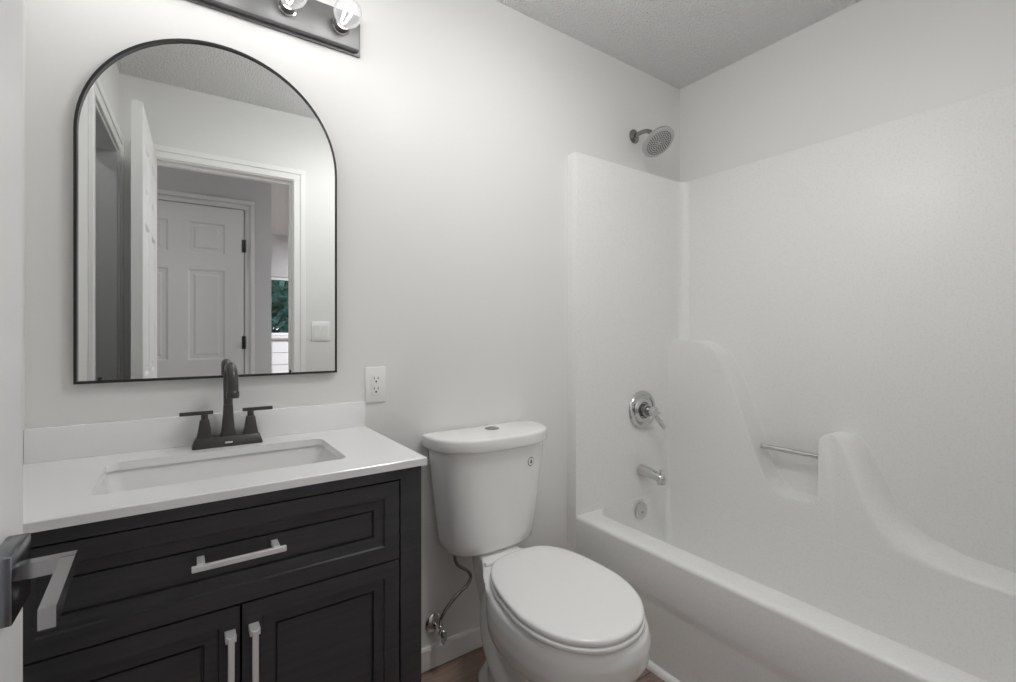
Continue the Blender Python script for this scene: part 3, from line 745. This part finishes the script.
# moulded lower ledge: S-curved top with a notch for the grab bar
key = [(-0.046, 1.134), (-0.12, 1.134), (-0.18, 1.133), (-0.225, 1.127), (-0.268, 1.108), (-0.308, 1.072), (-0.345, 1.01), (-0.384, 0.925), (-0.428, 0.81), (-0.472, 0.69), (-0.499, 0.62), (-0.527, 0.562), (-0.560, 0.531), (-0.60, 0.522), (-0.665, 0.522), (-0.702, 0.526), (-0.712, 0.545), (-0.715, 0.62), (-0.716, 0.72), (-0.718, 0.765), (-0.735, 0.79), (-0.775, 0.792)]
sp_ = [(p.x, p.y) for p in smooth_path([(y, z, 0) for y, z in key], 4)]
b = BM()
poly = sp_ + [(sp_[-1][0], RZ-0.03), (sp_[0][0], RZ-0.03)]
A_ = [b.verts.new((TX1, p[0], p[1])) for p in poly]; B2 = [b.verts.new((XP+0.001, p[0], p[1])) for p in poly]
fr = b.faces.new(A_)
for k in range(len(poly)): b.faces.new((A_[k], A_[(k+1) % len(poly)], B2[(k+1) % len(poly)], B2[k]))
top_e = [e for e in fr.edges if all(v_.index < 0 or True for v_ in e.verts) and max(A_.index(e.verts[0]), A_.index(e.verts[1])) < len(sp_)]
bmesh.ops.bevel(b, geom=top_e, offset=0.013, segments=4, profile=0.5, affect='EDGES', clamp_overlap=True)
secs = []
for (y, zf, zt) in ((-0.7745, 0.779, 0.792), (-0.79, 0.755, 0.790), (-0.81, 0.700, 0.780), (-0.84, 0.610, 0.745), (-0.87, 0.530, 0.680), (-0.905, 0.465, 0.595), (-0.95, 0.430, 0.525), (-1.01, 0.418, 0.480), (-1.10, 0.414, 0.452), (-1.25, 0.411, 0.438), (TY0+0.0495, 0.410, 0.430)):
    rx = 0.013 + (XP-0.004-TX1-0.013)*min(1.0, max(0.0, (-y-0.7745)/0.09))
    secs.append([(TX1, y, RZ-0.03), (TX1, y, (RZ+zf)/2)] + [(TX1+rx-rx*cos(radians(a)), y, zf+(zt-zf)*sin(radians(a))) for a in range(0, 91, 9)] + [(XP+0.001, y, zt)])
loft(b, secs, False, False, closed=False)
obj('moulded_ledge', b, M['acryl'], tb, angle=50)

g = BM(); tube(g, [(2.026, -0.4765, 0.692), (2.026, -0.7135, 0.692)], 0.0105, 18)
tag(obj('grab_bar', g, M['chrome']), 'short chrome grab bar across the notch in the tub wall', 'grab bar')

# ------------------------------------------------------------------ shower fittings
PX = 1.766; PY = TY1-0.0003
s = thing('overhead_shower', 'round chrome shower head on a curved arm high on the wall', 'shower head', (1.777, 0, 2.109))
b = BM(); lathe(b, (1.777, -0.0003, 2.109), (0, -1, 0), [(0, 0.033), (0.004, 0.033), (0.010, 0.024), (0.013, 0.014), (0.014, 0.010)], 32); obj('escutcheon', b, M['dchrome'], s)
HC = Vector((1.789, -0.132, 2.041)); HN = Vector((-0.02, -0.62, -0.785)).normalized()
b = BM(); tube(b, smooth_path([(1.777, -0.006, 2.109), (1.779, -0.040, 2.115), (1.783, -0.075, 2.111), (1.786, -0.100, 2.090), tuple(HC - HN*0.024)], 8), 0.0098, 16); obj('shower_arm', b, M['dchrome'], s)
HR = 0.077
b = BM(); lathe(b, HC - HN*0.034, HN, [(0, 0.012), (0.008, 0.016), (0.014, 0.018), (0.018, 0.030), (0.023, HR*0.9), (0.027, HR), (0.036, HR), (0.038, HR-0.003)], 48); hd = obj('spray_head', b, M['nickel'], s)
b = BM(); lathe(b, HC + HN*0.0035, HN, [(0, HR-0.006), (0.0015, HR-0.007), (0.002, HR-0.010)], 48)
for f_ in b.faces: f_.material_index = 0
u_, v_, _ = frame_of(HN)
nf = len(b.faces)
for (cnt, r_) in ((6, 0.012), (12, 0.021), (18, 0.030), (24, 0.039), (30, 0.048), (36, 0.057)):
    for k in range(cnt):
        a = 2*pi*k/cnt + 0.1*(r_*100 % 2); c = HC + HN*0.0050 + (u_*cos(a)+v_*sin(a))*r_
        lathe(b, c, HN, [(0, 0.0029), (0.0022, 0.0024)], 7)
b.faces.ensure_lookup_table()
for f_ in b.faces[nf:]: f_.material_index = 1
obj('spray_face', b, [M['face'], M['rubber']], hd)

s = thing('shower_valve', 'round chrome shower valve with a lever handle above the tub spout', 'valve', (1.770, PY, 0.812))
b = BM(); lathe(b, (1.770, PY, 0.812), (0, -1, 0), [(0, 0.090), (0.004, 0.090), (0.010, 0.085), (0.011, 0.072), (0.007, 0.068), (0.007, 0.058), (0.014, 0.052), (0.016, 0.040), (0.010, 0.034), (0.010, 0.03)], 56); obj('trim_plate', b, M['chrome'], s)
b = BM(); lathe(b, (1.770, PY-0.010, 0.812), (0, -1, 0), [(0, 0.031), (0.02, 0.030), (0.024, 0.022), (0.05, 0.021)], 32); obj('valve_hub', b, M['dchrome'], s)
b = BM(); lathe(b, (1.770, PY-0.0602, 0.812), (0, -1, 0), [(0, 0.023), (0.016, 0.023), (0.020, 0.018), (0.021, 0.004)], 32)
tube(b, [(1.770, PY-0.066, 0.812), (1.795, PY-0.070, 0.782), (1.822, PY-0.074, 0.748), (1.836, PY-0.075, 0.730)], [0.010, 0.0095, 0.0105, 0.009], 16)
tube(b, [(1.770, PY-0.066, 0.812), (1.812, PY-0.068, 0.802)], [0.009, 0.006], 14)
obj('lever_handle', b, M['chrome'], s)
s = thing('tub_spout', 'chrome tub spout on the end wall below the valve', 'spout', (1.763, PY, 0.532))
b = BM()
rings = []
for (y, zc, rx, rz_) in ((0, 0.532, 0.026, 0.027), (0.006, 0.532, 0.0265, 0.0275), (0.04, 0.530, 0.0245, 0.025), (0.085, 0.526, 0.0225, 0.0215), (0.112, 0.523, 0.0215, 0.0205), (0.126, 0.519, 0.019, 0.018), (0.132, 0.516, 0.012, 0.011)):
    rings.append([(1.763 + rx*cos(2*pi*k/28), PY-y, zc + rz_*sin(2*pi*k/28)) for k in range(28)])
loft(b, rings)
lathe(b, (1.763, PY-0.112, 0.522), (0, -0.12, -1), [(0, 0.0195), (0.020, 0.0195), (0.028, 0.018), (0.026, 0.013)], 24)
sb = obj('spout_body', b, M['chrome'], s)
b = BM(); lathe(b, (1.763, PY-0.113, 0.540), (0, 0, 1), [(0, 0.004), (0.010, 0.004), (0.011, 0.0085), (0.016, 0.0085), (0.018, 0.005)], 18); obj('diverter_knob', b, M['chrome'], s)
s = thing('overflow_plate', 'round chrome overflow plate just above the tub rim line', 'overflow plate', (1.757, PY, 0.345))
b = BM(); lathe(b, (1.757, PY-0.004, 0.345), (0, -1, 0), [(0, 0.040), (0.006, 0.040), (0.010, 0.036), (0.011, 0.028), (0.0115, 0.001)], 40); pp = obj('cover_disc', b, M['chrome'], s)
b = BM(); lathe(b, (1.757, PY-0.0152, 0.340), (0, -1, 0), [(0, 0.005), (0.002, 0.005), (0.0025, 0.003)], 14); obj('screw', b, M['dchrome'], s)

# ------------------------------------------------------------------ added ceiling lamps, out of view: fill for bathroom, far room and closet
cl = thing('bath_fill_lamp', 'unseen round ceiling light added as fill over the middle of the bathroom floor', 'lamp', (0.84, -0.80, CZ))
b = BM(); lathe(b, (0.84, -0.80, CZ-0.0003), (0, 0, -1), [(0, 0.125), (0.015, 0.125), (0.018, 0.118)], 40); obj('fill_light_housing', b, M['trim'], cl)
b = BM(); lathe(b, (0.84, -0.80, CZ-0.0185), (0, 0, -1), [(0, 0.112), (0.02, 0.110), (0.045, 0.095), (0.065, 0.06), (0.072, 0.001)], 40); obj('fill_light_diffuser', b, M['fill_glow'], cl)
fl = thing('far_room_fill_lamp', 'unseen flat square ceiling lamp added to brighten the room beyond the hall', 'lamp', (2.0, -3.6, CZ))  # added lamp, stands in for daylight in the far room
b = BM(); box(b, 1.66, 2.34, -3.94, -3.26, CZ-0.022, CZ-0.0003, 0.006); obj('fill_light_housing', b, M['trim'], fl)
b = BM(); box(b, 1.70, 2.30, -3.90, -3.30, CZ-0.030, CZ-0.0222, 0.004); obj('fill_light_diffuser', b, M['fill_glow'], fl)
ck = thing('closet_fill_lamp', 'unseen small round ceiling lamp added to lighten the closet', 'lamp', (-0.72, -1.08, CZ))  # added lamp, only to lift the dark closet
b = BM(); lathe(b, (-0.72, -1.08, CZ-0.0003), (0, 0, -1), [(0, 0.08), (0.02, 0.08), (0.022, 0.07)], 32); obj('fill_lamp_base', b, M['trim'], ck)
b = BM(); lathe(b, (-0.72, -1.08, CZ-0.0225), (0, 0, -1), [(0, 0.068), (0.02, 0.06), (0.03, 0.03), (0.032, 0.001)], 32); obj('fill_lamp_diffuser', b, M['fill_glow'], ck)
